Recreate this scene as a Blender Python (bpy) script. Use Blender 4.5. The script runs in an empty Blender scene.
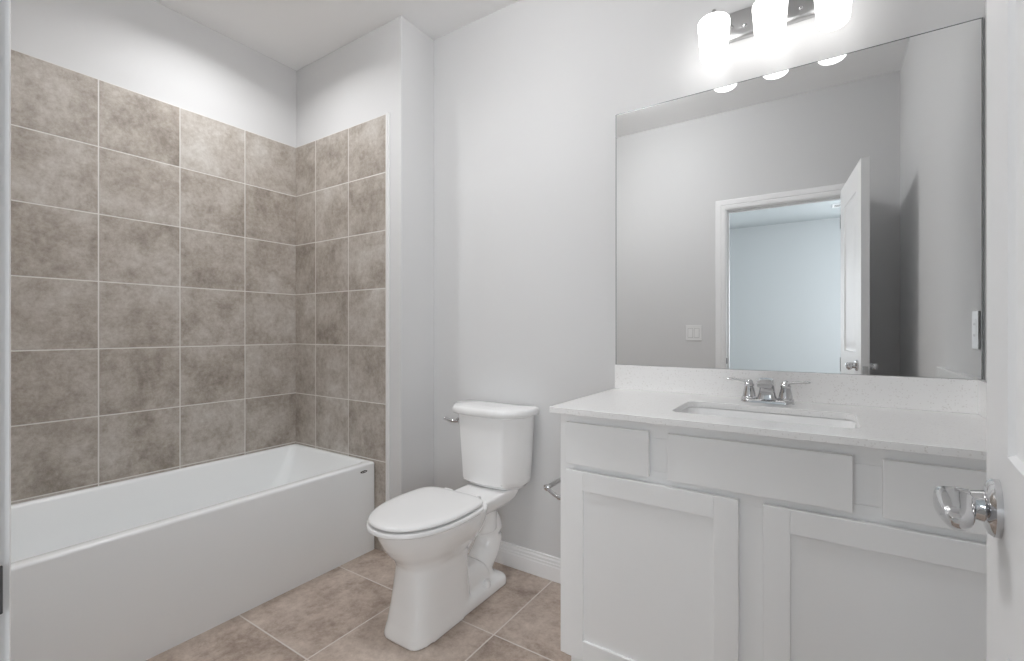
import bpy, bmesh, math, random
from mathutils import Vector, Matrix

S = bpy.context.scene
COL = S.collection
random.seed(4)

# ------------------------------------------------------------------ camera
# measured from the photograph: horizon at the middle row, verticals upright
F_PX, YAW, CAM_H = 468.5, math.radians(33.57), 1.147
cd = bpy.data.cameras.new('camera')
cd.sensor_width = 36.0
cd.lens = F_PX / 1024 * 36.0
cd.clip_start = 0.02
cam = bpy.data.objects.new('camera', cd)
cam.location = (0, 0, CAM_H)
cam.rotation_euler = (math.pi / 2, 0, YAW)
COL.objects.link(cam)
S.camera = cam

# ------------------------------------------------------------------ world, exposure, big lights
w = bpy.data.worlds.new('world')
S.world = w
w.use_nodes = True
w.node_tree.nodes['Background'].inputs[0].default_value = (0.75, 0.87, 1.0, 1)
w.node_tree.nodes['Background'].inputs[1].default_value = 1.0
S.view_settings.view_transform = 'Standard'
S.view_settings.look = 'None'
S.view_settings.gamma = 1
S.view_settings.use_curve_mapping = False
S.view_settings.exposure = 0.14
S.cycles.use_denoising = True
S.cycles.max_bounces = 14
S.cycles.diffuse_bounces = 8
S.cycles.glossy_bounces = 8
S.cycles.sample_clamp_indirect = 6.0
S.cycles.caustics_reflective = False
S.cycles.caustics_refractive = False

VANITY_GLOW = 2.5      # opal glass shades of the vanity light
TUB_LIGHT_W = 5.6      # recessed light over the bathtub
WINDOW_W = (58.0, 30.0, 30.0)   # lamp outside the side window, then fill lamps outside two added windows
FILL_GLOW = 36.0        # opal dome added as fill light in the middle of the bathroom


def area_light(name, loc, rot, sx, sy, watts, color, shape='RECTANGLE', spread=180):
    l = bpy.data.lights.new(name, 'AREA')
    l.shape = shape
    l.size = sx
    l.size_y = sy
    l.energy = watts
    l.color = color
    l.spread = math.radians(spread)
    o = bpy.data.objects.new(name, l)
    o.location = loc
    o.rotation_euler = rot
    COL.objects.link(o)
    return o


DAY = (0.93, 0.97, 1.0)
area_light('daylight_and_fill', (1.655, -2.6, 1.45), (0, math.radians(90), 0), 1.3, 1.3, WINDOW_W[0], DAY)
area_light('daylight_and_fill', (0.98, -4.30, 1.45), (math.radians(90), 0, 0), 1.0, 1.3, WINDOW_W[1], DAY)  # this lamp and the next: front fill behind the added far windows
area_light('daylight_and_fill', (-2.30, -4.30, 1.45), (math.radians(90), 0, 0), 1.0, 1.3, WINDOW_W[2], DAY)

# ------------------------------------------------------------------ room dimensions (metres; camera foot = origin)
D = 1.904        # back wall (mirror and toilet)
YF = 0.090       # inner face of the doorway wall
YH = -0.010      # its bedroom face
XL = -2.690      # painted left wall
XR = 0.394       # right wall
YW = 1.662       # painted end wall of the tub alcove
XW = -1.775      # outer corner of that wall
ZC = 2.740       # ceiling
TILE_TOP = 2.264
DOOR_L, DOOR_R, DOOR_H = -0.585, 0.125, 2.022


# ------------------------------------------------------------------ materials
def mat(name, color, rough=0.5, metal=0.0, spec=0.5, coat=0.0, emit=None, estr=0.0, bump=None, transmission=0.0):
    m = bpy.data.materials.new(name)
    m.use_nodes = True
    nt = m.node_tree
    b = nt.nodes['Principled BSDF']
    b.inputs['Base Color'].default_value = (*color, 1)
    b.inputs['Roughness'].default_value = rough
    b.inputs['Metallic'].default_value = metal
    b.inputs['Specular IOR Level'].default_value = spec
    b.inputs['Coat Weight'].default_value = coat
    b.inputs['Transmission Weight'].default_value = transmission
    if emit:
        b.inputs['Emission Color'].default_value = (*emit, 1)
        b.inputs['Emission Strength'].default_value = estr
    if bump:
        scale, dist = bump
        tc = nt.nodes.new('ShaderNodeNewGeometry')
        n = nt.nodes.new('ShaderNodeTexNoise')
        n.inputs['Scale'].default_value = scale
        n.inputs['Detail'].default_value = 3
        bp = nt.nodes.new('ShaderNodeBump')
        bp.inputs['Distance'].default_value = dist
        bp.inputs['Strength'].default_value = 0.35
        nt.links.new(tc.outputs['Position'], n.inputs['Vector'])
        nt.links.new(n.outputs['Fac'], bp.inputs['Height'])
        nt.links.new(bp.outputs['Normal'], b.inputs['Normal'])
    return m


def nmath(nt, op, a, b=None, clamp=False):
    n = nt.nodes.new('ShaderNodeMath')
    n.operation = op
    n.use_clamp = clamp
    for i, v in enumerate((a, b)):
        if v is None:
            continue
        if isinstance(v, (int, float)):
            n.inputs[i].default_value = v
        else:
            nt.links.new(v, n.inputs[i])
    return n.outputs[0]


def tile_mat(name, ax_u, ax_v, off_u, off_v, size_u, size_v, grout, dark, mid, light, grout_col, rough, seed, nscale=5.0):
    """Square stone-look tiles laid on the world axes ax_u / ax_v."""
    m = bpy.data.materials.new(name)
    m.use_nodes = True
    nt = m.node_tree
    bsdf = nt.nodes['Principled BSDF']
    g = nt.nodes.new('ShaderNodeNewGeometry')
    sp = nt.nodes.new('ShaderNodeSeparateXYZ')
    nt.links.new(g.outputs['Position'], sp.inputs[0])
    masks, cells = [], []
    for ax, off, size in ((ax_u, off_u, size_u), (ax_v, off_v, size_v)):
        t = nmath(nt, 'DIVIDE', nmath(nt, 'SUBTRACT', sp.outputs[ax], off), size)
        cells.append(nmath(nt, 'FLOOR', t))
        fr = nmath(nt, 'FRACT', t)
        d = nmath(nt, 'MINIMUM', fr, nmath(nt, 'SUBTRACT', 1.0, fr))
        d = nmath(nt, 'MULTIPLY', d, size)
        masks.append(nmath(nt, 'DIVIDE', nmath(nt, 'SUBTRACT', d, grout * 0.40), grout * 0.25, True))
    tile = nmath(nt, 'MULTIPLY', masks[0], masks[1])
    cv = nt.nodes.new('ShaderNodeCombineXYZ')
    nt.links.new(cells[0], cv.inputs[0])
    nt.links.new(cells[1], cv.inputs[1])
    cv.inputs[2].default_value = seed
    wn = nt.nodes.new('ShaderNodeTexWhiteNoise')
    wn.noise_dimensions = '3D'
    nt.links.new(cv.outputs[0], wn.inputs['Vector'])
    # every tile cuts its own patch out of the stone pattern
    ofs = nt.nodes.new('ShaderNodeVectorMath')
    ofs.operation = 'MULTIPLY_ADD'
    nt.links.new(wn.outputs['Color'], ofs.inputs[0])
    ofs.inputs[1].default_value = (13, 17, 11)
    nt.links.new(g.outputs['Position'], ofs.inputs[2])
    n1 = nt.nodes.new('ShaderNodeTexNoise')
    n1.inputs['Scale'].default_value = nscale
    n1.inputs['Detail'].default_value = 7
    n1.inputs['Roughness'].default_value = 0.76
    n1.inputs['Distortion'].default_value = 0.15
    nt.links.new(ofs.outputs[0], n1.inputs['Vector'])
    n2 = nt.nodes.new('ShaderNodeTexNoise')
    n2.inputs['Scale'].default_value = nscale * 9
    n2.inputs['Detail'].default_value = 6
    n2.inputs['Roughness'].default_value = 0.75
    nt.links.new(ofs.outputs[0], n2.inputs['Vector'])
    mixv = nmath(nt, 'ADD', nmath(nt, 'MULTIPLY', n1.outputs['Fac'], 0.70), nmath(nt, 'MULTIPLY', n2.outputs['Fac'], 0.30))
    mixv = nmath(nt, 'ADD', mixv, nmath(nt, 'MULTIPLY', nmath(nt, 'SUBTRACT', wn.outputs['Value'], 0.5), 0.07))
    cr = nt.nodes.new('ShaderNodeValToRGB')
    el = cr.color_ramp.elements
    el[0].position = 0.36
    el[0].color = (*dark, 1)
    el[1].position = 0.66
    el[1].color = (*light, 1)
    e = el.new(0.49)
    e.color = (*mid, 1)
    nt.links.new(mixv, cr.inputs[0])
    mx = nt.nodes.new('ShaderNodeMix')
    mx.data_type = 'RGBA'
    nt.links.new(tile, mx.inputs['Factor'])
    mx.inputs['A'].default_value = (*grout_col, 1)
    nt.links.new(cr.outputs[0], mx.inputs['B'])
    nt.links.new(mx.outputs['Result'], bsdf.inputs['Base Color'])
    rr = nmath(nt, 'ADD', nmath(nt, 'MULTIPLY', tile, rough - 0.85), 0.85)
    nt.links.new(rr, bsdf.inputs['Roughness'])
    bsdf.inputs['Specular IOR Level'].default_value = 0.35
    bp = nt.nodes.new('ShaderNodeBump')
    bp.inputs['Distance'].default_value = 0.0015
    bp.inputs['Strength'].default_value = 0.7
    hh = nmath(nt, 'ADD', tile, nmath(nt, 'MULTIPLY', n2.outputs['Fac'], 0.12))
    nt.links.new(hh, bp.inputs['Height'])
    nt.links.new(bp.outputs['Normal'], bsdf.inputs['Normal'])
    return m


def quartz_mat(name, base, fleck, amount):
    m = mat(name, base, 0.22, spec=0.45)
    nt = m.node_tree
    b = nt.nodes['Principled BSDF']
    g = nt.nodes.new('ShaderNodeNewGeometry')
    v = nt.nodes.new('ShaderNodeTexVoronoi')
    v.inputs['Scale'].default_value = 330
    n = nt.nodes.new('ShaderNodeTexNoise')
    n.inputs['Scale'].default_value = 90
    nt.links.new(g.outputs['Position'], v.inputs['Vector'])
    nt.links.new(g.outputs['Position'], n.inputs['Vector'])
    sp = nt.nodes.new('ShaderNodeSeparateXYZ')
    nt.links.new(v.outputs['Color'], sp.inputs[0])
    f = nmath(nt, 'GREATER_THAN', sp.outputs[0], 1 - amount)
    f = nmath(nt, 'MULTIPLY', f, n.outputs['Fac'])
    mx = nt.nodes.new('ShaderNodeMix')
    mx.data_type = 'RGBA'
    nt.links.new(f, mx.inputs['Factor'])
    mx.inputs['A'].default_value = (*base, 1)
    mx.inputs['B'].default_value = (*fleck, 1)
    nt.links.new(mx.outputs['Result'], b.inputs['Base Color'])
    return m


M = {}
M['paint'] = mat('wall_paint', (0.69, 0.69, 0.692), 0.85, spec=0.2, bump=(180, 0.0006))
M['ceiling'] = mat('ceiling_paint', (0.93, 0.93, 0.93), 0.9, spec=0.15, bump=(90, 0.001))
M['trim'] = mat('trim_paint', (0.88, 0.88, 0.885), 0.35, spec=0.4)
M['doorpaint'] = mat('door_paint', (0.88, 0.88, 0.885), 0.45, spec=0.35)
M['cabinet'] = mat('cabinet_paint', (0.92, 0.92, 0.92), 0.42, spec=0.35)
M['shadowgap'] = mat('toe_kick_paint', (0.45, 0.45, 0.45), 0.6)
M['porcelain'] = mat('porcelain', (0.92, 0.92, 0.92), 0.10, spec=0.5, coat=0.4)
M['seatplastic'] = mat('seat_plastic', (0.87, 0.87, 0.87), 0.20, spec=0.45)
M['acrylic'] = mat('tub_acrylic', (0.915, 0.935, 0.945), 0.22, spec=0.45)
M['chrome'] = mat('chrome', (0.66, 0.66, 0.67), 0.06, metal=1.0)
M['nickel'] = mat('brushed_nickel', (0.55, 0.55, 0.55), 0.28, metal=1.0)
M['steel_dark'] = mat('dark_steel', (0.12, 0.12, 0.125), 0.35, metal=0.9)
M['badge'] = mat('badge_print', (0.02, 0.02, 0.022), 0.4)
M['plastic'] = mat('switch_plastic', (0.82, 0.82, 0.82), 0.3)
M['greyplastic'] = mat('grey_switch_gap', (0.45, 0.45, 0.45), 0.5)
M['slot'] = mat('slot_dark', (0.06, 0.06, 0.06), 0.6)
M['silver'] = mat('mirror_silver', (0.93, 0.94, 0.94), 0.0, metal=1.0)
M['glassedge'] = mat('mirror_edge', (0.30, 0.32, 0.32), 0.15, metal=0.6)
M['opal'] = mat('opal_glass', (0.95, 0.95, 0.95), 0.3, emit=(1.0, 0.99, 0.975), estr=VANITY_GLOW)
M['dome'] = mat('fill_dome_glass', (0.95, 0.95, 0.95), 0.3, emit=(.985, .99, 1.0), estr=FILL_GLOW)
M['can'] = mat('downlight_lens', (0.95, 0.95, 0.95), 0.4, emit=(1.0, 0.99, 0.975), estr=4.0)
M['quartz'] = quartz_mat('white_quartz', (0.91, 0.905, 0.90), (0.72, 0.70, 0.68), 0.06)
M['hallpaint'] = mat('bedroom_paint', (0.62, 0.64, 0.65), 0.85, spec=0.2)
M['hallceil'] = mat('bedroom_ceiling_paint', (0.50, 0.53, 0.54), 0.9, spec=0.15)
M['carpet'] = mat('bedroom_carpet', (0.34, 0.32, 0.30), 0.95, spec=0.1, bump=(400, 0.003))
M['caulk'] = mat('tile_edge_trim', (0.80, 0.80, 0.80), 0.35)
M['glass'] = mat('window_glass', (0.95, 0.97, 1.0), 0.0, transmission=1.0)

TD, TM_, TLt = (0.262, 0.228, 0.194), (0.425, 0.380, 0.335), (0.620, 0.592, 0.555)
GR = (0.74, 0.72, 0.69)
M['tile_side'] = tile_mat('wall_tile_long_side', 1, 2, 1.352, TILE_TOP, 0.3165, 0.2995, 0.0048, TD, TM_, TLt, GR, 0.42, 3.0)
M['tile_end'] = tile_mat('wall_tile_end', 0, 2, -1.879, TILE_TOP, 0.3015, 0.2995, 0.0048, TD, TM_, TLt, GR, 0.42, 8.0)
M['tile_floor'] = tile_mat('floor_tile', 0, 1, -1.500, 0.966, 0.466, 0.468, 0.0055,
                           (0.245, 0.185, 0.148), (0.450, 0.368, 0.312), (0.670, 0.575, 0.505), (0.68, 0.63, 0.59), 0.38, 5.0, 4.0)


# ------------------------------------------------------------------ mesh helpers
def box(bm, x0, x1, y0, y1, z0, z1):
    v = [bm.verts.new(p) for p in ((x0, y0, z0), (x1, y0, z0), (x1, y1, z0), (x0, y1, z0),
                                   (x0, y0, z1), (x1, y0, z1), (x1, y1, z1), (x0, y1, z1))]
    for f in ((3, 2, 1, 0), (4, 5, 6, 7), (0, 1, 5, 4), (1, 2, 6, 5), (2, 3, 7, 6), (3, 0, 4, 7)):
        bm.faces.new([v[i] for i in f])
    return v


def loft(bm, rings, cap0=True, cap1=True):
    vs = [[bm.verts.new(p) for p in r] for r in rings]
    n = len(vs[0])
    for a, b in zip(vs, vs[1:]):
        for i in range(n):
            bm.faces.new((a[i], a[(i + 1) % n], b[(i + 1) % n], b[i]))
    if cap0:
        bm.faces.new(vs[0][::-1])
    if cap1:
        bm.faces.new(vs[-1])
    return vs


def frame_of(axis):
    a = Vector(axis).normalized()
    t = Vector((0, 0, 1)) if abs(a.z) < 0.9 else Vector((1, 0, 0))
    u = a.cross(t).normalized()
    return a, u, a.cross(u).normalized()


def lathe(bm, c, axis, prof, seg=28, cap0=True, cap1=True):
    """prof: list of (distance along axis, radius)."""
    a, u, v = frame_of(axis)
    c = Vector(c)
    rings = []
    for d, r in prof:
        r = max(r, 1e-5)
        rings.append([c + a * d + (u * math.cos(2 * math.pi * i / seg) + v * math.sin(2 * math.pi * i / seg)) * r for i in range(seg)])
    loft(bm, rings, cap0, cap1)


def tube(bm, pts, rad, seg=14, flat=1.0, up=(0, 0, 1)):
    pts = [Vector(p) for p in pts]
    if isinstance(rad, (int, float)):
        rad = [rad] * len(pts)
    rings = []
    for i, p in enumerate(pts):
        t = (pts[min(i + 1, len(pts) - 1)] - pts[max(i - 1, 0)]).normalized()
        u = Vector(up)
        u = (u - t * u.dot(t))
        if u.length < 1e-4:
            u = Vector((1, 0, 0)) - t * t.x
        u.normalize()
        s = t.cross(u)
        rings.append([p + (s * math.cos(2 * math.pi * k / seg) + u * math.sin(2 * math.pi * k / seg) * flat) * rad[i] for k in range(seg)])
    loft(bm, rings)


def smoothpath(pts, n=6):
    """Catmull-Rom through the points."""
    P = [Vector(p) for p in pts]
    out = []
    for i in range(len(P) - 1):
        p0, p1, p2, p3 = P[max(i - 1, 0)], P[i], P[i + 1], P[min(i + 2, len(P) - 1)]
        for k in range(n):
            t = k / n
            out.append(0.5 * ((2 * p1) + (p2 - p0) * t + (2 * p0 - 5 * p1 + 4 * p2 - p3) * t * t + (3 * p1 - p0 - 3 * p2 + p3) * t ** 3))
    out.append(P[-1])
    return out


def rrect(x0, x1, y0, y1, r, n=8):
    """Rounded rectangle outline, counter-clockwise."""
    r = min(r, (x1 - x0) / 2 - 1e-4, (y1 - y0) / 2 - 1e-4)
    o = []
    for cx, cy, a in ((x1 - r, y0 + r, -90), (x1 - r, y1 - r, 0), (x0 + r, y1 - r, 90), (x0 + r, y0 + r, 180)):
        for k in range(n + 1):
            t = math.radians(a + 90 * k / n)
            o.append((cx + r * math.cos(t), cy + r * math.sin(t)))
    return o


def rootloc(p):
    v = Vector((0, 0, 0))
    while p is not None:
        v += p.location
        p = p.parent
    return v


def obj(name, bm, m, parent=None, smooth=True, bevel=0.0, seg=2, angle=35, origin=None, subsurf=0, kind=None):
    """Links the bmesh (built in world coordinates) as ONE mesh object."""
    bmesh.ops.recalc_face_normals(bm, faces=bm.faces)
    if parent is not None:
        org = rootloc(parent)
    elif origin is not None:
        org = Vector(origin)
    else:
        c = [v.co for v in bm.verts]
        lo = Vector([min(p[i] for p in c) for i in range(3)])
        hi = Vector([max(p[i] for p in c) for i in range(3)])
        org = Vector(((lo.x + hi.x) / 2, (lo.y + hi.y) / 2, lo.z))
    for v in bm.verts:
        v.co -= org
    me = bpy.data.meshes.new(name)
    bm.to_mesh(me)
    bm.free()
    me.materials.append(m)
    if smooth:
        me.shade_smooth()
        me.set_sharp_from_angle(angle=math.radians(angle))
    o = bpy.data.objects.new(name, me)
    COL.objects.link(o)
    if parent is not None:
        o.parent = parent
    else:
        o.location = org
    if bevel:
        b = o.modifiers.new('bevel', 'BEVEL')
        b.width = bevel
        b.segments = seg
        b.limit_method = 'ANGLE'
        b.angle_limit = math.radians(40)
        b.harden_normals = True
    if subsurf:
        s = o.modifiers.new('sub', 'SUBSURF')
        s.levels = s.render_levels = subsurf
    if kind:
        o['kind'] = kind
    return o


def struct(name, bm, m, parent=None, **k):
    o = obj(name, bm, m, parent, **k)
    if parent is None:
        o['kind'] = 'structure'
    return o


def thing(name, loc, label, cat, group=None, kind=None):
    o = bpy.data.objects.new(name, None)
    o.empty_display_size = 0.1
    o.location = loc
    COL.objects.link(o)
    if kind:
        o['kind'] = kind
    if label:
        o['label'] = label
    if cat:
        o['category'] = cat
    if group:
        o['group'] = group
    return o


def tag(o, label, cat, group=None):
    o['label'] = label
    o['category'] = cat
    if group:
        o['group'] = group
    return o


def B():
    return bmesh.new()


# ================================================================== ROOM SHELL
bm = B(); box(bm, XL - 0.1, XR + 0.1, YH, D + 0.1, -0.08, 0.0)
struct('floor', bm, M['tile_floor'], smooth=False)
bm = B(); box(bm, XL - 0.2, XR + 0.2, YH - 0.02, D + 0.2, ZC, ZC + 0.1)
struct('ceiling', bm, M['ceiling'], smooth=False)
bm = B(); box(bm, XL - 0.1, XL, YH, D + 0.1, 0, ZC)
wl = struct('wall_left', bm, M['paint'], smooth=False)
bm = B(); box(bm, XL, XR + 0.1, D, D + 0.1, 0, ZC)
struct('wall_back', bm, M['paint'], smooth=False)
bm = B(); box(bm, XR, XR + 0.1, YH, D, 0, ZC)
struct('wall_right', bm, M['paint'], smooth=False)
bm = B(); box(bm, XL, XW, YW, D, 0, ZC)
wa = struct('wall_alcove', bm, M['paint'], bevel=0.004)
# doorway wall: left part, head, right part
bm = B()
box(bm, XL, DOOR_L - .0185, YH, YF, 0, ZC)
box(bm, DOOR_L - .0185, DOOR_R + .0185, YH, YF, DOOR_H + .0185, ZC)
box(bm, DOOR_R + .0185, XR, YH, YF, 0, ZC)
wf = struct('wall_front', bm, M['paint'], smooth=False)

# tile around the bathtub (8 mm proud of the painted wall)
bm = B(); box(bm, XL, XL + 0.008, YF + 0.008, YW - 0.008, 0.30, TILE_TOP)
struct('tile_cladding', bm, M['tile_side'], wl, bevel=0.001, seg=1)
bm = B(); box(bm, XL, -1.877, YW - 0.008, YW, 0.0, TILE_TOP)
struct('tile_cladding', bm, M['tile_end'], wa, bevel=0.001, seg=1)
bm = B(); box(bm, XL, -1.877, YF, YF + 0.008, 0.0, TILE_TOP)
struct('tile_cladding', bm, M['tile_end'], wf, bevel=0.001, seg=1)
# thin white finishing edge of the tile
bm = B()
box(bm, -1.877, -1.866, YW - 0.010, YW, 0.0, TILE_TOP + 0.004)
box(bm, -1.866, -1.856, YW - 0.006, YW, 0.0, TILE_TOP + 0.004)
struct('trim_1', bm, M['caulk'], bevel=0.0015)


# baseboards: stepped profile swept along the wall
BB = [(0, 0), (0.015, 0), (0.015, 0.062), (0.0125, 0.067), (0.0125, 0.076), (0.010, 0.079), (0.010, 0.090), (0.006, 0.097), (0.006, 0.104), (0, 0.107)]


def baseboard(name, p0, p1, nrm):
    b = B()
    rings = []
    for p in (p0, p1):
        rings.append([Vector((p[0] + nrm[0] * d, p[1] + nrm[1] * d, z)) for d, z in BB])
    loft(b, rings)
    return struct(name, b, M['trim'], angle=20)


baseboard('baseboard_back', (XW, D), (-0.704, D), (0, -1))
baseboard('baseboard_alcove', (XW, YW), (XW, D - 0.015), (1, 0))
baseboard('baseboard_front', (-1.856, YF), (-0.668, YF), (0, 1))

# door lining and casing
bm = B()
for y0, y1, in ((YH, YF),):
    box(bm, DOOR_L - 0.018, DOOR_L, y0, y1, 0, DOOR_H + 0.018)
    box(bm, DOOR_R, DOOR_R + 0.018, y0, y1, 0, DOOR_H + 0.018)
    box(bm, DOOR_L, DOOR_R, y0, y1, DOOR_H, DOOR_H + 0.018)
    # stop
    box(bm, DOOR_L, DOOR_L + 0.010, YF - 0.075, YF - 0.040, 0, DOOR_H)
    box(bm, DOOR_L + 0.010, DOOR_R - 0.010, YF - 0.075, YF - 0.040, DOOR_H - 0.010, DOOR_H)
    box(bm, DOOR_R - 0.010, DOOR_R, YF - 0.075, YF - 0.040, 0, DOOR_H)
jamb = struct('trim_2', bm, M['trim'], bevel=0.0015)


def casing(name, y, sgn):
    """Mitred casing round the doorway; y is the wall face, sgn the side it stands out to."""
    prof = [(0.006, 0), (0.006, 0.008), (0.012, 0.010), (0.030, 0.0115), (0.034, 0.008), (0.040, 0.012), (0.070, 0.012), (0.074, 0.009), (0.074, 0)]
    b = B()
    path = [((DOOR_L, 0), (-1, 0)), ((DOOR_L, DOOR_H), (-1, 1)), ((DOOR_R, DOOR_H), (1, 1)), ((DOOR_R, 0), (1, 0))]
    rings = []
    for (x, z), (dx, dz) in path:
        rings.append([Vector((x + dx * o, y + sgn * h, z + dz * o)) for o, h in prof])
    loft(b, rings)
    return struct(name, b, M['trim'], angle=25)


casing('trim_3', YF, 1)
casing('trim_4', YH, -1)
# strike plate on the latch side of the lining
bm = B()
box(bm, DOOR_L - 0.001, DOOR_L + 0.0015, YF - 0.034, YF + 0.003, 0.905, 0.946)
obj('strike_plate', bm, M['steel_dark'], jamb, bevel=0.0005, seg=1)

# ------------------------------------------------------------------ bedroom beyond the doorway (seen in the mirror)
HX0, HX1, HY = -3.2, 1.6, -4.25
bm = B(); box(bm, HX0 - 0.1, HX1 + 0.1, HY - 0.1, YH, -0.08, -0.001)
struct('floor_bedroom', bm, M['carpet'], smooth=False)
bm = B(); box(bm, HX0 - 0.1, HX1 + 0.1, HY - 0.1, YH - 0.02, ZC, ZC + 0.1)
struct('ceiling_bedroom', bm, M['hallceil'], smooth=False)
bm = B()   # far wall with two added window openings for front fill, both beside the strip the mirror shows
for x0, x1, z0, z1 in ((HX0 - .1, -2.85, 0, ZC), (-1.75, .43, 0, ZC), (1.53, HX1 + .1, 0, ZC),
                       (-2.85, -1.75, 0, .75), (-2.85, -1.75, 2.15, ZC), (.43, 1.53, 0, .75), (.43, 1.53, 2.15, ZC)):
    box(bm, x0, x1, HY - .1, HY, z0, z1)
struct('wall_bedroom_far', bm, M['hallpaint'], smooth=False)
for nm, x0, x1 in (('fill_window_2', .43, 1.53), ('fill_window_3', -2.85, -1.75)):  # unseen windows, added to send front fill through the doorway
    bm = B()
    for a in ((x0, x0 + .05, .75, 2.15), (x1 - .05, x1, .75, 2.15), (x0 + .05, x1 - .05, .75, .80), (x0 + .05, x1 - .05, 2.10, 2.15), (x0 + .05, x1 - .05, 1.43, 1.47)):
        box(bm, a[0], a[1], HY - .045, HY - .01, a[2], a[3])
    struct(nm, bm, M['trim'], bevel=.002)
bm = B(); box(bm, HX0 - 0.1, HX0, HY, YH, 0, ZC)
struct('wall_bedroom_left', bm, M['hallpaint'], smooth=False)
bm = B()   # right wall with a window opening
box(bm, HX1, HX1 + 0.1, HY, -3.3, 0, ZC)
box(bm, HX1, HX1 + 0.1, -1.9, YH, 0, ZC)
box(bm, HX1, HX1 + 0.1, -3.3, -1.9, 0, 0.75)
box(bm, HX1, HX1 + 0.1, -3.3, -1.9, 2.15, ZC)
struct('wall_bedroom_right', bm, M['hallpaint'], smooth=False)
bm = B()
for a in ((-3.3, -3.25, 0.75, 2.15), (-1.95, -1.9, 0.75, 2.15), (-3.25, -1.95, 0.75, 0.80), (-3.25, -1.95, 2.10, 2.15), (-3.25, -1.95, 1.43, 1.47)):
    box(bm, HX1 + 0.02, HX1 + 0.06, a[0], a[1], a[2], a[3])
struct('window_1', bm, M['trim'], bevel=0.002)
bm = B()   # short wall pieces that close the bedroom beside the bathroom
box(bm, HX0, XL - 0.1, YH, YH + 0.1, 0, ZC)
box(bm, XR + 0.1, HX1 + 0.1, YH, YH + 0.1, 0, ZC)
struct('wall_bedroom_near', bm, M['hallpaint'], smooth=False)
baseboard('baseboard_bedroom', (HX0, HY), (HX1, HY), (0, 1))

# ceiling register in the bedroom
t = thing('ceiling_vent', (0.33, -3.45, ZC), 'small white air vent in the bedroom ceiling, seen through the doorway in the mirror', 'vent')
bm = B()
for a in ((0.10, 0.50, -3.545, -3.525), (0.10, 0.50, -3.375, -3.355), (0.10, 0.12, -3.525, -3.375), (0.48, 0.50, -3.525, -3.375)):
    box(bm, a[0], a[1], a[2], a[3], ZC - 0.010, ZC)
obj('frame', bm, M['trim'], t, bevel=0.001)
bm = B(); box(bm, 0.12, 0.48, -3.525, -3.375, ZC - 0.002, ZC)
obj('duct', bm, M['slot'], t, smooth=False)
bm = B()
for k in range(9):
    y = -3.515 + k * 0.0165
    vs = box(bm, 0.12, 0.48, y, y + 0.011, ZC - 0.0085, ZC - 0.0065)
    for v in vs:
        v.co.z += (v.co.y - y) * -0.2
obj('louvres', bm, M['trim'], t, smooth=False)

# ================================================================== BATHTUB
t = thing('bathtub', (-2.32, 0.88, 0), 'long white alcove bathtub with a plain flat apron below the brown tiled walls', 'bathtub')
TX0, TX1, TY0, TY1, TZ = XL + 0.0085, -1.960, YF + 0.0085, YW - 0.0085, 0.4585
bm = B()
n = 10


def tring(x0, x1, y0, y1, r, z):
    return [Vector((x, y, z)) for x, y in rrect(x0, x1, y0, y1, r, n)]


rings = [tring(TX0, TX1, TY0, TY1, 0.010, 0.0),
         tring(TX0, TX1, TY0, TY1, 0.010, 0.02),
         tring(TX0, TX1, TY0, TY1, 0.010, TZ - 0.012),
         tring(TX0 + .001, TX1 - 0.0015, TY0 + .001, TY1 - .001, 0.010, TZ - 0.006),
         tring(TX0 + .003, TX1 - 0.005, TY0 + .003, TY1 - .003, 0.011, TZ - 0.0015),
         tring(TX0 + .008, TX1 - 0.012, TY0 + .008, TY1 - .008, 0.012, TZ),
         tring(TX0 + 0.024, TX1 - 0.046, TY0 + 0.07, TY1 - 0.024, 0.03, TZ - 0.0005),
         tring(TX0 + 0.030, TX1 - 0.053, TY0 + 0.077, TY1 - 0.031, 0.032, TZ - 0.004),
         tring(TX0 + 0.035, TX1 - 0.058, TY0 + 0.083, TY1 - 0.037, 0.034, TZ - 0.014),
         tring(TX0 + 0.050, TX1 - 0.070, TY0 + 0.10, TY1 - 0.085, 0.05, TZ - 0.12),
         tring(TX0 + 0.070, TX1 - 0.090, TY0 + 0.12, TY1 - 0.17, 0.08, TZ - 0.25),
         tring(TX0 + 0.090, TX1 - 0.110, TY0 + 0.14, TY1 - 0.235, 0.10, TZ - 0.325),
         tring(TX0 + 0.125, TX1 - 0.145, TY0 + 0.18, TY1 - 0.30, 0.10, TZ - 0.355),
         tring(TX0 + 0.22, TX1 - 0.24, TY0 + 0.30, TY1 - 0.42, 0.10, TZ - 0.362)]
loft(bm, rings)
obj('tub_body', bm, M['acrylic'], t, angle=50)
# oval maker's badge near the end of the apron
bm = B()
c = Vector((TX1, 1.580, 0.4235))
ring0, ring1 = [], []
for i in range(24):
    a = 2 * math.pi * i / 24
    y, z = 0.021 * math.cos(a), 0.0062 * math.sin(a)
    ring0.append(c + Vector((-0.001, y, z)))
    ring1.append(c + Vector((0.0015, y, z)))
loft(bm, [ring0, ring1])
o = obj('badge', bm, M['badge'], t)
o['label'] = 'small dark oval badge'
bm = B()
for k in range(5):
    y0 = 1.567 + k * 0.0055
    box(bm, TX1 + 0.001, TX1 + 0.0019, y0, y0 + 0.0035, 0.4215, 0.4255)
obj('badge_lettering', bm, M['plastic'], o, smooth=False)
bm = B()
lathe(bm, (-2.32, 0.42, TZ - 0.362), (0, 0, 1), [(0, 0.034), (0.003, 0.034), (0.005, 0.030), (0.005, 0.024), (0.003, 0.022), (0.003, 0.0)])
obj('drain', bm, M['chrome'], t)

# ================================================================== TOILET
TCX, TB = -1.294, 1.888


def tp(x, f, z):
    """toilet frame: x to the right, f out from the back wall, z up"""
    return Vector((TCX + x, TB - f, z))


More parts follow.
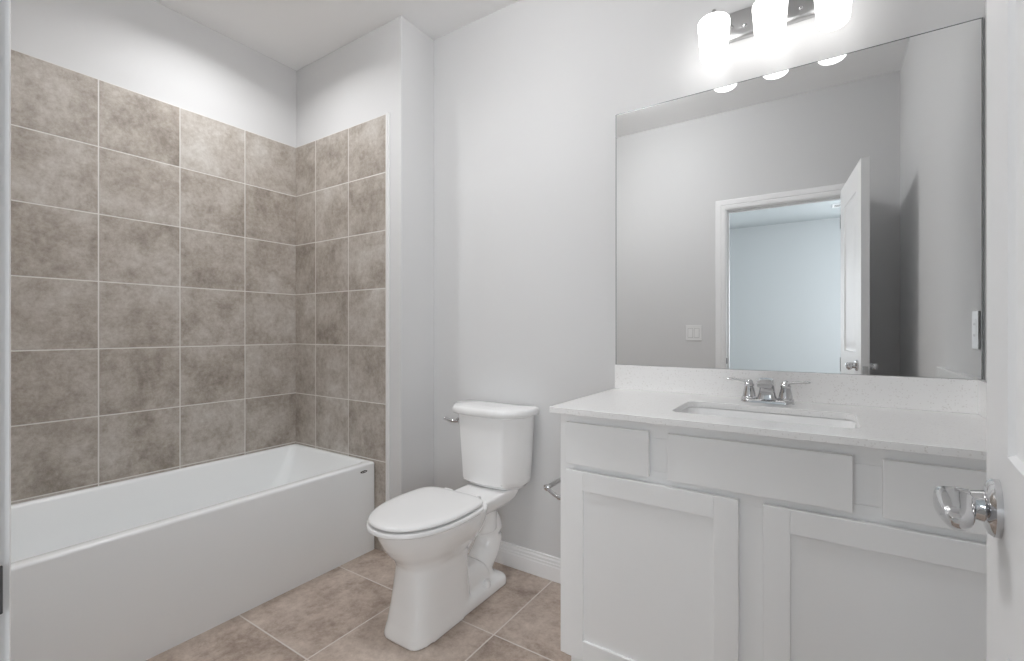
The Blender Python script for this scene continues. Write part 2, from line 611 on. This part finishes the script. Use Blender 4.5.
def egg(hw, fb, ff, z, exb=2.6, exf=2.1, split=0.42, n=72):
    fc = fb + (ff - fb) * split
    out = []
    for i in range(n):
        a = 2 * math.pi * i / n
        s, c = math.sin(a), math.cos(a)
        ex, ext = (exf, ff - fc) if c >= 0 else (exb, fc - fb)
        x = hw * math.copysign(abs(s) ** (2 / ex), s)
        f = fc + ext * math.copysign(abs(c) ** (2 / ex), c)
        out.append(tp(x, f, z))
    return out


toi = thing('toilet', (TCX, TB - 0.36, 0), 'white two-piece toilet with closed lid between the bathtub and the vanity', 'toilet')
bm = B()
# pedestal and bowl
loft(bm, [egg(.107, .360, .700, 0.0, 5, 4.6, .5), egg(.106, .360, .698, .018, 5, 4.6, .5), egg(.100, .362, .688, .06, 5, 4.2, .5),
          egg(.095, .365, .676, .13, 5, 3.8, .5), egg(.093, .36, .668, .21, 4, 3.2, .5),
          egg(.096, .35, .666, .262, 3, 2.6, .5), egg(.112, .32, .684, .290, 2.8, 2.3), egg(.132, .29, .711, .320, 2.6, 2.2),
          egg(.148, .275, .735, .352, 2.6, 2.1), egg(.158, .265, .750, .383, 2.6, 2.1), egg(.163, .26, .757, .408, 2.6, 2.1),
          egg(.163, .26, .757, .420, 2.6, 2.1)])
# deck under the tank
loft(bm, [[tp(x, f, z) for x, f in rrect(-hw, hw, f0, f1, .04)] for hw, f0, f1, z in
          ((.085, .06, .38, .350), (.100, .03, .38, .370), (.108, .018, .40, .392), (.110, .015, .40, .420))])
# trapway
tube(bm, smoothpath([tp(0, .42, .22), tp(0, .34, .285), tp(0, .245, .315), tp(0, .165, .290), tp(0, .130, .225), tp(0, .150, .150), tp(0, .205, .095), tp(0, .235, .02)], 5),
     [.068 - .006 * min(1, i / 20) for i in range(36)], 20)
tube(bm, [tp(0, .20, .37), tp(0, .20, .25)], .075, 20)
# foot with sloping shoulders
loft(bm, [[tp(x, f, z) for x, f in rrect(-hw, hw, f0, f1, .035)] for hw, f0, f1, z in
          ((.105, .118, .46, 0.0), (.105, .118, .46, .030), (.101, .122, .46, .042), (.092, .135, .46, .050), (.070, .16, .46, .060), (.064, .18, .46, .085))])
loft(bm, [[tp(x, f, z) for x, f in rrect(-hw, hw, f0, f1, .03)] for hw, f0, f1, z in
          ((.074, .20, .46, .03), (.072, .21, .46, .09), (.066, .235, .46, .125), (.050, .27, .46, .15))])
# recalc before remeshing into one ceramic body
bmesh.ops.recalc_face_normals(bm, faces=bm.faces)
tmp_me = bpy.data.meshes.new('tmp')
bm.to_mesh(tmp_me)
bm.free()
tmp = bpy.data.objects.new('tmp', tmp_me)
COL.objects.link(tmp)
r_ = tmp.modifiers.new('r', 'REMESH')
r_.mode = 'VOXEL'
r_.voxel_size = 0.0055
s_ = tmp.modifiers.new('s', 'SMOOTH')
s_.factor = 0.5
s_.iterations = 12
dg = bpy.context.evaluated_depsgraph_get()
me = bpy.data.meshes.new_from_object(tmp.evaluated_get(dg))
bpy.data.objects.remove(tmp)
bm = B()
bm.from_mesh(me)
bpy.data.meshes.remove(me)
zmin = min(v.co.z for v in bm.verts)
for v in bm.verts:
    v.co.z -= zmin * max(0, 1 - v.co.z / 0.1)
obj('bowl', bm, M['porcelain'], toi, angle=180)

# seat ring and lid
def slab(bm, prof, z0, grow=0.0):
    """stack of egg outlines: (inset, z)"""
    loft(bm, [egg(.173 + grow - i, .352 + i, .784 + grow - i, z0 + z, 4.5, 2.15, .40) for i, z in prof])


bm = B()
slab(bm, [(.016, 0), (.004, .0015), (0, .006), (0, .013), (.004, .018), (.014, .020), (.03, .0185)], .4250, .007)
obj('seat', bm, M['seatplastic'], toi, angle=40)
bm = B()
slab(bm, [(.022, -.004), (.010, 0), (.003, .0005), (.000, .004), (.001, .009), (.005, .0125), (.014, .0155), (.035, .0175), (.07, .019), (.11, .0198)], .4505)
obj('seat_lid', bm, M['seatplastic'], toi, angle=40)
for sx in (-1, 1):
    bm = B()
    lathe(bm, tp(sx * .075 - .022, .330, .441), (1, 0, 0), [(0, .008), (.002, .0135), (.042, .0135), (.044, .008)], 20)
    box(bm, TCX + sx * .075 - .018, TCX + sx * .075 + .018, TB - .342, TB - .318, .419, .441)
    obj('seat_hinge', bm, M['seatplastic'], toi, bevel=0.002)
for sx in (-1, 1):
    bm = B()
    lathe(bm, tp(sx * .084, .265, .046), (sx * .25, 0, 1), [(0, .0175), (.006, .0175), (.018, .0145), (.026, .009), (.028, 0.001)], 22)
    obj('bolt_cap', bm, M['seatplastic'], toi)


def tank_ring(hw, f0, f1, z, cham=0.66, side=0.55, bow=0.012, n=7):
    """outline of the tank: straight back, sides, chamfered corners, bowed front"""
    P = [(hw * .96, f0), (hw, f0 + .012), (hw, f0 + (f1 - f0) * side)]
    xc = hw * cham
    right = list(P)
    for k in range(n + 1):
        tt = k / n
        x = xc - 2 * xc * tt
        P.append((x, f1 + bow * (1 - (x / xc) ** 2)))
    P += [(-x, f) for x, f in right[::-1]]
    return [tp(x - .010, f, z) for x, f in P]


bm = B()
loft(bm, [tank_ring(.148, .035, .140, .4205), tank_ring(.160, .022, .158, .437), tank_ring(.168, .016, .170, .445), tank_ring(.171, .013, .175, .462),
          tank_ring(.180, .010, .184, .60), tank_ring(.188, .010, .190, .74), tank_ring(.190, .010, .192, .757)])
obj('tank', bm, M['porcelain'], toi, angle=60, bevel=.010, seg=4)
bm = B()
loft(bm, [tank_ring(.193, .006, .196, .757), tank_ring(.208, .004, .208, .760), tank_ring(.213, .003, .214, .768), tank_ring(.214, .003, .215, .782),
          tank_ring(.210, .006, .211, .791), tank_ring(.201, .012, .202, .7955), tank_ring(.10, .06, .13, .798)])
obj('tank_lid', bm, M['porcelain'], toi, angle=40)
# trip lever on the left side of the tank
bm = B()
lathe(bm, tp(-.196, .095, .704), (-1, 0, 0), [(0, .020), (.006, .020), (.010, .015), (.018, .011), (.026, .011)], 20)
lev = obj('flush_lever', bm, M['chrome'], toi)
lev['label'] = 'chrome flush lever'
bm = B()
tube(bm, smoothpath([tp(-.214, .095, .700), tp(-.234, .101, .696), tp(-.262, .108, .699), tp(-.290, .115, .708)], 6), [.0095] * 12 + [.0092, .009, .0088, .0086, .009, .0095, .0075], 12, flat=.9)
obj('lever_arm', bm, M['chrome'], lev)

# ================================================================== VANITY CABINET
VX0, VX1, VYF = -0.7145, XR - 0.001, 1.363
van = thing('vanity_cabinet', ((VX0 + VX1) / 2, 1.63, 0), 'white painted vanity cabinet with two shaker doors under the quartz top', 'cabinet')
bm = B()
box(bm, VX0, VX0 + .018, VYF + .018, D - .001, .10, .883)          # left side
box(bm, VX1 - .018, VX1, VYF + .018, D - .001, .10, .883)          # right side
box(bm, VX0 + .018, VX1 - .018, VYF + .018, D - .001, .10, .118)   # bottom
box(bm, VX0 + .018, VX1 - .018, D - .012, D - .001, .118, .883)    # back
obj('carcass', bm, M['cabinet'], van, bevel=0.001, seg=1)
bm = B()
# face frame: stiles and rails
for x0, x1 in ((VX0, -.662), (VX1 - .042, VX1)):
    box(bm, x0, x1, VYF, VYF + .018, .10, .8835)
box(bm, -.662, VX1 - .042, VYF, VYF + .018, .10, .135)
box(bm, -.662, VX1 - .042, VYF, VYF + .018, .690, .740)
box(bm, -.662, VX1 - .042, VYF, VYF + .018, .835, .8835)
box(bm, -.43, -.356, VYF, VYF + .018, .740, .835)
box(bm, .047, .124, VYF, VYF + .018, .740, .835)
box(bm, -.205, -.106, VYF, VYF + .018, .135, .690)
obj('face_frame', bm, M['cabinet'], van, bevel=0.001, seg=1)
bm = B()
box(bm, VX0 + .002, VX1, VYF + .075, VYF + .09, 0, .10)
box(bm, VX0 + .002, VX0 + .017, VYF + .09, D - .001, 0, .10)
obj('toe_kick', bm, M['cabinet'], van, smooth=False)
YD0, YD1 = 1.343, 1.3595
DR = []
for nm, x0, x1 in (('drawer_front', -.686, -.419), ('false_front', -.367, .058), ('drawer_front', .113, .376)):
    bm = B(); box(bm, x0, x1, YD0, YD1, .7235, .8555)
    obj(nm, bm, M['cabinet'], van, bevel=0.002)
for x0, x1 in ((-.686, -.184), (-.127, .376)):
    z0, z1, rw = .114, .7045, .060
    bm = B()
    box(bm, x0, x0 + rw, YD0, YD1, z0, z1)
    box(bm, x1 - rw, x1, YD0, YD1, z0, z1)
    box(bm, x0 + rw, x1 - rw, YD0, YD1, z0, z0 + rw)
    box(bm, x0 + rw, x1 - rw, YD0, YD1, z1 - rw, z1)
    d_ = obj('door', bm, M['cabinet'], van, bevel=0.0015)
    bm = B(); box(bm, x0 + rw - .006, x1 - rw + .006, YD0 + .008, YD1 - .004, z0 + rw - .006, z1 - rw + .006)
    obj('door_panel', bm, M['cabinet'], d_, smooth=False)

# ================================================================== COUNTERTOP with backsplash
CX0, CX1, CYF, CZ0, CZ1 = -.7315, XR - .0005, 1.3185, .8838, .9030
SKX0, SKX1, SKY0, SKY1 = -.385, .078, 1.440, 1.700
ct = thing('countertop', ((CX0 + CX1) / 2, 1.61, CZ0), 'white speckled quartz countertop slab lying on top of the vanity cabinet', 'countertop')
bm = B()
outer = [(CX0, CYF), (CX1, CYF), (CX1, D - .0005), (CX0, D - .0005)]
inner = rrect(SKX0, SKX1, SKY0, SKY1, .035, 8)


def slab_with_hole(bm, outer, inner, z0, z1):
    """solid slab with a hole: top/bottom faces are bridged by triangle fill"""
    layers = []
    for z in (z0, z1):
        vo = [bm.verts.new((x, y, z)) for x, y in outer]
        vi = [bm.verts.new((x, y, z)) for x, y in inner]
        eds = [bm.edges.new((vo[i], vo[(i + 1) % len(vo)])) for i in range(len(vo))]
        eds += [bm.edges.new((vi[i], vi[(i + 1) % len(vi)])) for i in range(len(vi))]
        bmesh.ops.triangle_fill(bm, use_beauty=True, use_dissolve=False, edges=eds)
        layers.append((vo, vi))
    for idx in (0, 1):
        a, b = layers[0][idx], layers[1][idx]
        for i in range(len(a)):
            bm.faces.new((a[i], a[(i + 1) % len(a)], b[(i + 1) % len(a)], b[i]))


slab_with_hole(bm, outer, inner, CZ0, CZ1)
obj('slab', bm, M['quartz'], ct, bevel=0.0015)
bm = B(); box(bm, CX0, CX1, D - .020, D - .0005, CZ1 + .0002, 1.0032)
tag(obj('backsplash', bm, M['quartz'], bevel=0.0015), 'long low speckled quartz backsplash strip below the wall mirror', 'backsplash')
bm = B(); box(bm, CX1 - .019, CX1, CYF + .002, D - .0205, CZ1 + .0002, 1.0032)
tag(obj('sidesplash', bm, M['quartz'], bevel=0.0015), 'short quartz splash strip on the right wall at the end of the countertop', 'splash strip')

# undermount sink
sk = thing('sink', ((SKX0 + SKX1) / 2, (SKY0 + SKY1) / 2, .74), 'white rectangular undermount basin sunk into the quartz countertop', 'sink')
bm = B()


def sring(ins, z, r):
    return [Vector((x, y, z)) for x, y in rrect(SKX0 + ins, SKX1 - ins, SKY0 + ins, SKY1 - ins, r, 8)]


loft(bm, [sring(-.022, CZ0 - .001, .05), sring(-.004, CZ0 - .001, .038), sring(0.0, CZ0 - .006, .038), sring(.006, CZ0 - .05, .04), sring(.014, CZ0 - .10, .045), sring(.030, CZ0 - .130, .05),
          sring(.060, CZ0 - .140, .05), sring(.10, CZ0 - .143, .02),
          ], False, True)
obj('basin', bm, M['porcelain'], sk, angle=60)
sol = [o for o in sk.children][0].modifiers.new('solid', 'SOLIDIFY')
sol.thickness = .008
sol.offset = -1
bm = B()
lathe(bm, ((SKX0 + SKX1) / 2, 1.585, CZ0 - .1445), (0, 0, 1), [(0, .026), (.002, .026), (.0035, .022), (.0025, .019), (.0025, .0)])
obj('drain', bm, M['chrome'], sk)

# ================================================================== FAUCET
FX, FY = -.158, 1.805
fa = thing('faucet', (FX, FY, CZ1), 'chrome two-handle bathroom faucet behind the sink basin', 'faucet')
bm = B()   # base bar
loft(bm, [[Vector((x, y, z)) for x, y in rrect(FX - .080 + i, FX + .080 - i, FY - .028 + i, FY + .026 - i, .027, 8)] for i, z in ((0, CZ1 - .0002), (0, CZ1 + .006), (.003, CZ1 + .010), (.008, CZ1 + .0115))])
obj('base', bm, M['chrome'], fa, angle=50)
# spout: broad flared body that leans out over the basin
bm = B()
rings = []
for y, z, hw, th, tilt in ((FY + .004, CZ1 + .008, .035, .024, 0), (FY + .004, CZ1 + .020, .028, .021, 0), (FY + .002, CZ1 + .040, .0235, .019, 5), (FY - .006, CZ1 + .060, .0225, .017, 25),
                           (FY - .024, CZ1 + .073, .0235, .0145, 58), (FY - .052, CZ1 + .076, .0245, .0120, 85), (FY - .080, CZ1 + .071, .0245, .0105, 102), (FY - .098, CZ1 + .066, .022, .0075, 106)):
    tl = math.radians(tilt)
    # section plane: x axis and the direction 'out' tilted from +Y (low) to +Z (on top)
    e = Vector((0, math.cos(tl), math.sin(tl)))
    ring = []
    for k in range(28):
        a = 2 * math.pi * k / 28
        cx, sy = math.cos(a), math.sin(a)
        px_ = hw * math.copysign(abs(cx) ** .62, cx)
        py_ = th * math.copysign(abs(sy) ** .62, sy)
        ring.append(Vector((FX + px_, y, z)) + e * py_)
    rings.append(ring)
loft(bm, rings)
sp_ = obj('spout', bm, M['chrome'], fa, angle=60)
bm = B()
lathe(bm, (FX, FY - .082, CZ1 + .063), (0, -.25, -1), [(0, .0115), (.006, .0115), (.006, .0085), (.002, .0085), (.002, 0)], 20)
obj('aerator', bm, M['steel_dark'], sp_)
for sx, yaw in ((-1, 4), (1, -4)):
    hx = FX + sx * .0545
    bm = B()
    lathe(bm, (hx, FY, CZ1 + .009), (0, 0, 1), [(0, .0245), (.006, .0245), (.009, .021), (.012, .0205), (.020, .0195), (.034, .0165), (.044, .0145), (.046, .016), (.050, .016), (.053, .013), (.060, .0115), (.066, .007), (.068, .001)], 28)
    hd = obj('handle', bm, M['chrome'], fa, angle=40)
    bm = B()
    L_ = .070
    pts = []
    for k in range(9):
        q = k / 8
        pts.append((hx + sx * q * L_, FY - .002 - q * .006, CZ1 + .066 + .006 * math.sin(q * 2.2) + .004 * q))
    tube(bm, pts, [.0095, .0085, .0072, .0066, .0064, .0066, .0072, .0074, .0050], 14, flat=.62)
    obj('handle_lever', bm, M['chrome'], hd)

# ================================================================== MIRROR
MX0, MX1, MZ0, MZ1 = -.7315, .3895, 1.0040, 2.0608
mi = thing('wall_mirror', ((MX0 + MX1) / 2, D - .003, MZ0), 'large frameless wall mirror standing on the backsplash above the sink', 'mirror')
bm = B(); box(bm, MX0, MX1, D - .0055, D - .0003, MZ0, MZ1)
for f in bm.faces:
    f.material_index = 0
o = obj('mirror_glass', bm, M['silver'], mi, smooth=False)
bm = B()   # polished glass edge
e = .0022
for x0, x1, z0, z1 in ((MX0 - .0004, MX0 + e, MZ0, MZ1), (MX1 - e - .0015, MX1 + .0004, MZ0, MZ1), (MX0 + e, MX1 - e - .0015, MZ1 - e, MZ1 + .0004)):
    box(bm, x0, x1, D - .0060, D - .0003, z0, z1)
obj('mirror_edge', bm, M['glassedge'], mi, smooth=False)

# ================================================================== VANITY LIGHT
vl = thing('vanity_light', (-.148, D, 2.19), 'three-shade chrome vanity light with glowing opal glass above the mirror', 'wall light')
PX0, PX1, PZ0, PZ1 = -.352, .056, 2.217, 2.321
bm = B()
loft(bm, [[Vector((x, y, z)) for x, z in rrect(PX0 + i, PX1 - i, PZ0 + i, PZ1 - i, .020, 6)] for i, y in ((0, D - .0003), (0, D - .012), (.004, D - .018), (.012, D - .021))])
obj('backplate', bm, M['nickel'], vl, angle=40)
for x in (-.235, -.062):
    bm = B()
    lathe(bm, (x, D - .020, 2.252), (0, -1, 0), [(0, .007), (.004, .007), (.008, .005), (.0095, .001)], 18)
    obj('cap_screw', bm, M['chrome'], vl)
SHX = (-.323, -.148, .027)
YS = D - .120
for x in SHX:
    bm = B()
    tube(bm, smoothpath([(x * .75 - .037, D - .018, 2.262), (x * .85 - .022, D - .05, 2.270), (x * .97 - .0045, YS + .03, 2.274), (x, YS, 2.272)], 5), .0075, 12)
    ar = obj('arm', bm, M['nickel'], vl)
    bm = B()
    lathe(bm, (x, YS, 2.2440), (0, 0, 1), [(0, .028), (.008, .028), (.012, .022), (.024, .016), (.030, .010), (.042, .006), (.044, .001)], 24)
    obj('socket_cap', bm, M['nickel'], ar)
    bm = B()
    lathe(bm, (x, YS, 2.106), (0, 0, 1), [(0, .0), (.0, .028), (.002, .036), (.008, .0420), (.016, .0445), (.06, .0480), (.10, .0510), (.128, .0535), (.137, .0525), (.143, .047), (.1445, .030), (.1445, .0)], 40)
    obj('shade', bm, M['opal'], vl, angle=60)

# recessed light over the bathtub (throws the soft edge beside the alcove wall)
dl = thing('ceiling_downlight', (-2.20, 1.09, ZC), 'round recessed ceiling light above the far half of the bathtub', 'ceiling light')
bm = B()
lathe(bm, (-2.20, 1.09, ZC), (0, 0, -1), [(0, .086), (.004, .086), (.006, .080), (.004, .066), (.0, .064)], 40, False, False)
obj('trim_ring', bm, M['trim'], dl)
bm = B()
lathe(bm, (-2.20, 1.09, ZC), (0, 0, -1), [(-.0, .064), (.002, .064), (.003, 0)], 40)
obj('lens', bm, M['can'], dl)
area_light('downlight_lamp', (-2.20, 1.09, ZC - .012), (0, 0, 0), .13, .13, TUB_LIGHT_W, (.985, .99, 1.0), 'DISK', 150)

# opal mushroom dome, added for fill light, in the middle of the bathroom ceiling
lx, ly = -1.00, .95
dm = thing('fill_dome_light', (lx, ly, ZC), 'added round opal fill light on the bathroom ceiling between door and mirror', 'ceiling light')
bm = B()
lathe(bm, (lx, ly, ZC), (0, 0, -1), [(0, .120), (.014, .120), (.018, .115), (.018, .100)], 48)
obj('base_ring', bm, M['nickel'], dm)
bm = B()
lathe(bm, (lx, ly, ZC), (0, 0, -1), [(.019, .100), (.030, .125), (.048, .148), (.066, .157), (.086, .150), (.106, .125), (.120, .085), (.127, .04), (.129, .001)], 48)
obj('fill_dome_shade', bm, M['dome'], dm, angle=180)

# ================================================================== ROOM DOOR (open, hinged on the right of the doorway)
A2, B2 = Vector((.094, .128)), Vector((.164, .785))
dv = (B2 - A2)
DLEN = dv.length
dv.normalize()
nv = Vector((-dv.y, dv.x))      # towards the camera side
DT = .036


def dp(s, t_, z):
    """door frame: s along the leaf from the hinge, t out of the camera-side face, z up"""
    p = A2 + dv * s + nv * t_
    return Vector((p.x, p.y, z))


def dbox(bm, s0, s1, t0, t1, z0, z1):
    vs = box(bm, s0, s1, t0, t1, z0, z1)
    for v in vs:
        v.co = dp(*v.co)


dr = thing('door_1', (A2.x, A2.y, 0), None, None, kind='structure')
bm = B()
ZB, ZT = .012, 2.040
st = .143
panels = ((.235, .835), (1.024, 1.905))
dbox(bm, 0, st, -DT, 0, ZB, ZT)
dbox(bm, DLEN - st, DLEN, -DT, 0, ZB, ZT)
for z0, z1 in ((ZB, panels[0][0]), (panels[0][1], panels[1][0]), (panels[1][1], ZT)):
    dbox(bm, st, DLEN - st, -DT, 0, z0, z1)
for z0, z1 in panels:
    s0, s1 = st, DLEN - st
    for side in (0, 1):
        f = (lambda t_: t_) if side == 0 else (lambda t_: -DT - t_)
        R = []
        for ins, dep in ((0, 0), (.004, -.005), (.012, -.008), (.020, -.009), (.030, -.009), (.055, -.003), (.060, -.003)):
            R.append([dp(s0 + ins, f(dep), z0 + ins), dp(s1 - ins, f(dep), z0 + ins), dp(s1 - ins, f(dep), z1 - ins), dp(s0 + ins, f(dep), z1 - ins)])
        loft(bm, R, False, True)
obj('door_leaf', bm, M['doorpaint'], dr, angle=25)


def lever(tside):
    f = (lambda t_: t_) if tside > 0 else (lambda t_: -DT - t_)
    axis = nv if tside > 0 else -nv
    ax = (axis.x, axis.y, 0)
    s0, z0 = .566, .9605
    bm = B()
    lathe(bm, dp(s0, f(0), z0), ax, [(0, .0300), (.005, .0300), (.009, .027), (.0115, .021), (.012, .0165), (.022, .0145), (.023, .0155), (.034, .0155)], 36)
    h = obj('door_handle', bm, M['chrome'], dr, angle=35)
    bm = B()
    rings = []
    # short lever arm running back towards the hinge, half-round section with its flat side up
    for q, wd, top, bot in ((-.017, .007, .008, .008), (-.014, .0125, .0125, .016), (-.006, .0165, .0150, .022), (.004, .0175, .0150, .0250), (.016, .0165, .0135, .0230), (.030, .0150, .011, .0185),
                            (.046, .0130, .008, .0165), (.060, .0100, .005, .0095), (.066, .0060, .002, .004)):
        ring = []
        for k in range(28):
            a = 2 * math.pi * k / 28
            c_, s_ = math.cos(a), math.sin(a)
            x = wd * c_
            z = bot * s_
            if s_ > 0:
                z = top * math.copysign(abs(s_) ** .45, s_)
                x = wd * math.copysign(abs(c_) ** .6, c_)
            ring.append(dp(s0 - q, f(.0345 + x), z0 + z - .001))
        rings.append(ring)
    loft(bm, rings)
    obj('lever_arm', bm, M['chrome'], h, angle=50)


lever(1)
lever(-1)
bm = B()
dbox(bm, DLEN - .0005, DLEN + .0012, -DT + .006, -.006, .905, .962)
dbox(bm, DLEN, DLEN + .009, -DT + .011, -.011, .925, .942)
obj('latch_plate', bm, M['nickel'], dr, bevel=.0006, seg=1)
for z in (.22, .885, 1.80):
    bm = B()
    lathe(bm, dp(-.004, -DT - .003, z), (0, 0, 1), [(0, .006), (.09, .006)], 14)
    dbox(bm, -.0012, 0, -DT + .004, -.002, z, z + .09)
    dbox(bm, -.0035, .0025, -.002, .0025, z, z + .09)
    obj('hinge', bm, M['steel_dark'], dr)

# ================================================================== SMALL WALL FITTINGS
# double rocker switch on the doorway wall
sw = thing('light_switch', (-.813, YF, 1.070), 'white double rocker light switch left of the doorway, seen in the mirror', 'light switch')
bm = B(); box(bm, -.872, -.754, YF, YF + .006, 1.070, 1.187)
obj('wall_plate', bm, M['plastic'], sw, bevel=.003)
for x in (-.836, -.790):
    bm = B(); box(bm, x - .0182, x + .0182, YF + .004, YF + .0066, 1.0933, 1.1637)
    obj('rocker_surround', bm, M['greyplastic'], sw, smooth=False)
    bm = B()
    vs = box(bm, x - .0165, x + .0165, YF + .004, YF + .010, 1.095, 1.162)
    for v in vs:
        if v.co.z > 1.13 and v.co.y > YF + .006:
            v.co.y -= .003
    obj('rocker', bm, M['plastic'], sw, bevel=.001)

# outlet on the right wall beside the mirror
ou = thing('wall_outlet', (XR, 1.815, 1.090), 'white wall outlet on the right wall above the countertop, seen in the mirror', 'outlet')
bm = B(); box(bm, XR - .006, XR, 1.780, 1.850, 1.090, 1.207)
obj('wall_plate', bm, M['plastic'], ou, bevel=.003)
bm = B(); box(bm, XR - .0070, XR - .005, 1.7985, 1.8315, 1.115, 1.182)
so = obj('socket', bm, M['plastic'], ou, bevel=.002)
for z in (1.124, 1.158):
    bm = B()
    box(bm, XR - .0073, XR - .0068, 1.8085, 1.8095, z + .005, z + .012)
    box(bm, XR - .0073, XR - .0068, 1.8205, 1.8215, z + .005, z + .012)
    obj('socket_slot', bm, M['slot'], so, smooth=False)

# paper holder on the side of the vanity: two posts and a roller
ph = thing('toilet_paper_holder', (VX0, 1.465, .565), 'empty chrome toilet paper holder on the side of the vanity, facing the toilet', 'paper holder')
for y in (1.395, 1.525):
    bm = B()
    lathe(bm, (VX0, y, .588), (-1, 0, 0), [(0, .021), (.004, .021), (.008, .016), (.012, .009)], 24)
    tube(bm, smoothpath([(VX0 - .008, y, .588), (VX0 - .030, y, .590), (VX0 - .055, y, .602), (VX0 - .070, y, .612)], 5), [.0085] * 5 + [.007] * 6 + [.0065] * 5, 14)
    lathe(bm, (VX0 - .070, y - .007, .612), (0, 1, 0), [(0, .006), (.003, .0105), (.011, .0105), (.014, .006)], 20)
    obj('post', bm, M['chrome'], ph, angle=40)
bm = B()
lathe(bm, (VX0 - .070, 1.400, .612), (0, 1, 0), [(0, .0055), (.012, .0055), (.012, .0085), (.108, .0085), (.108, .0055), (.120, .0055)], 20)
obj('roller', bm, M['nickel'], ph, angle=40)
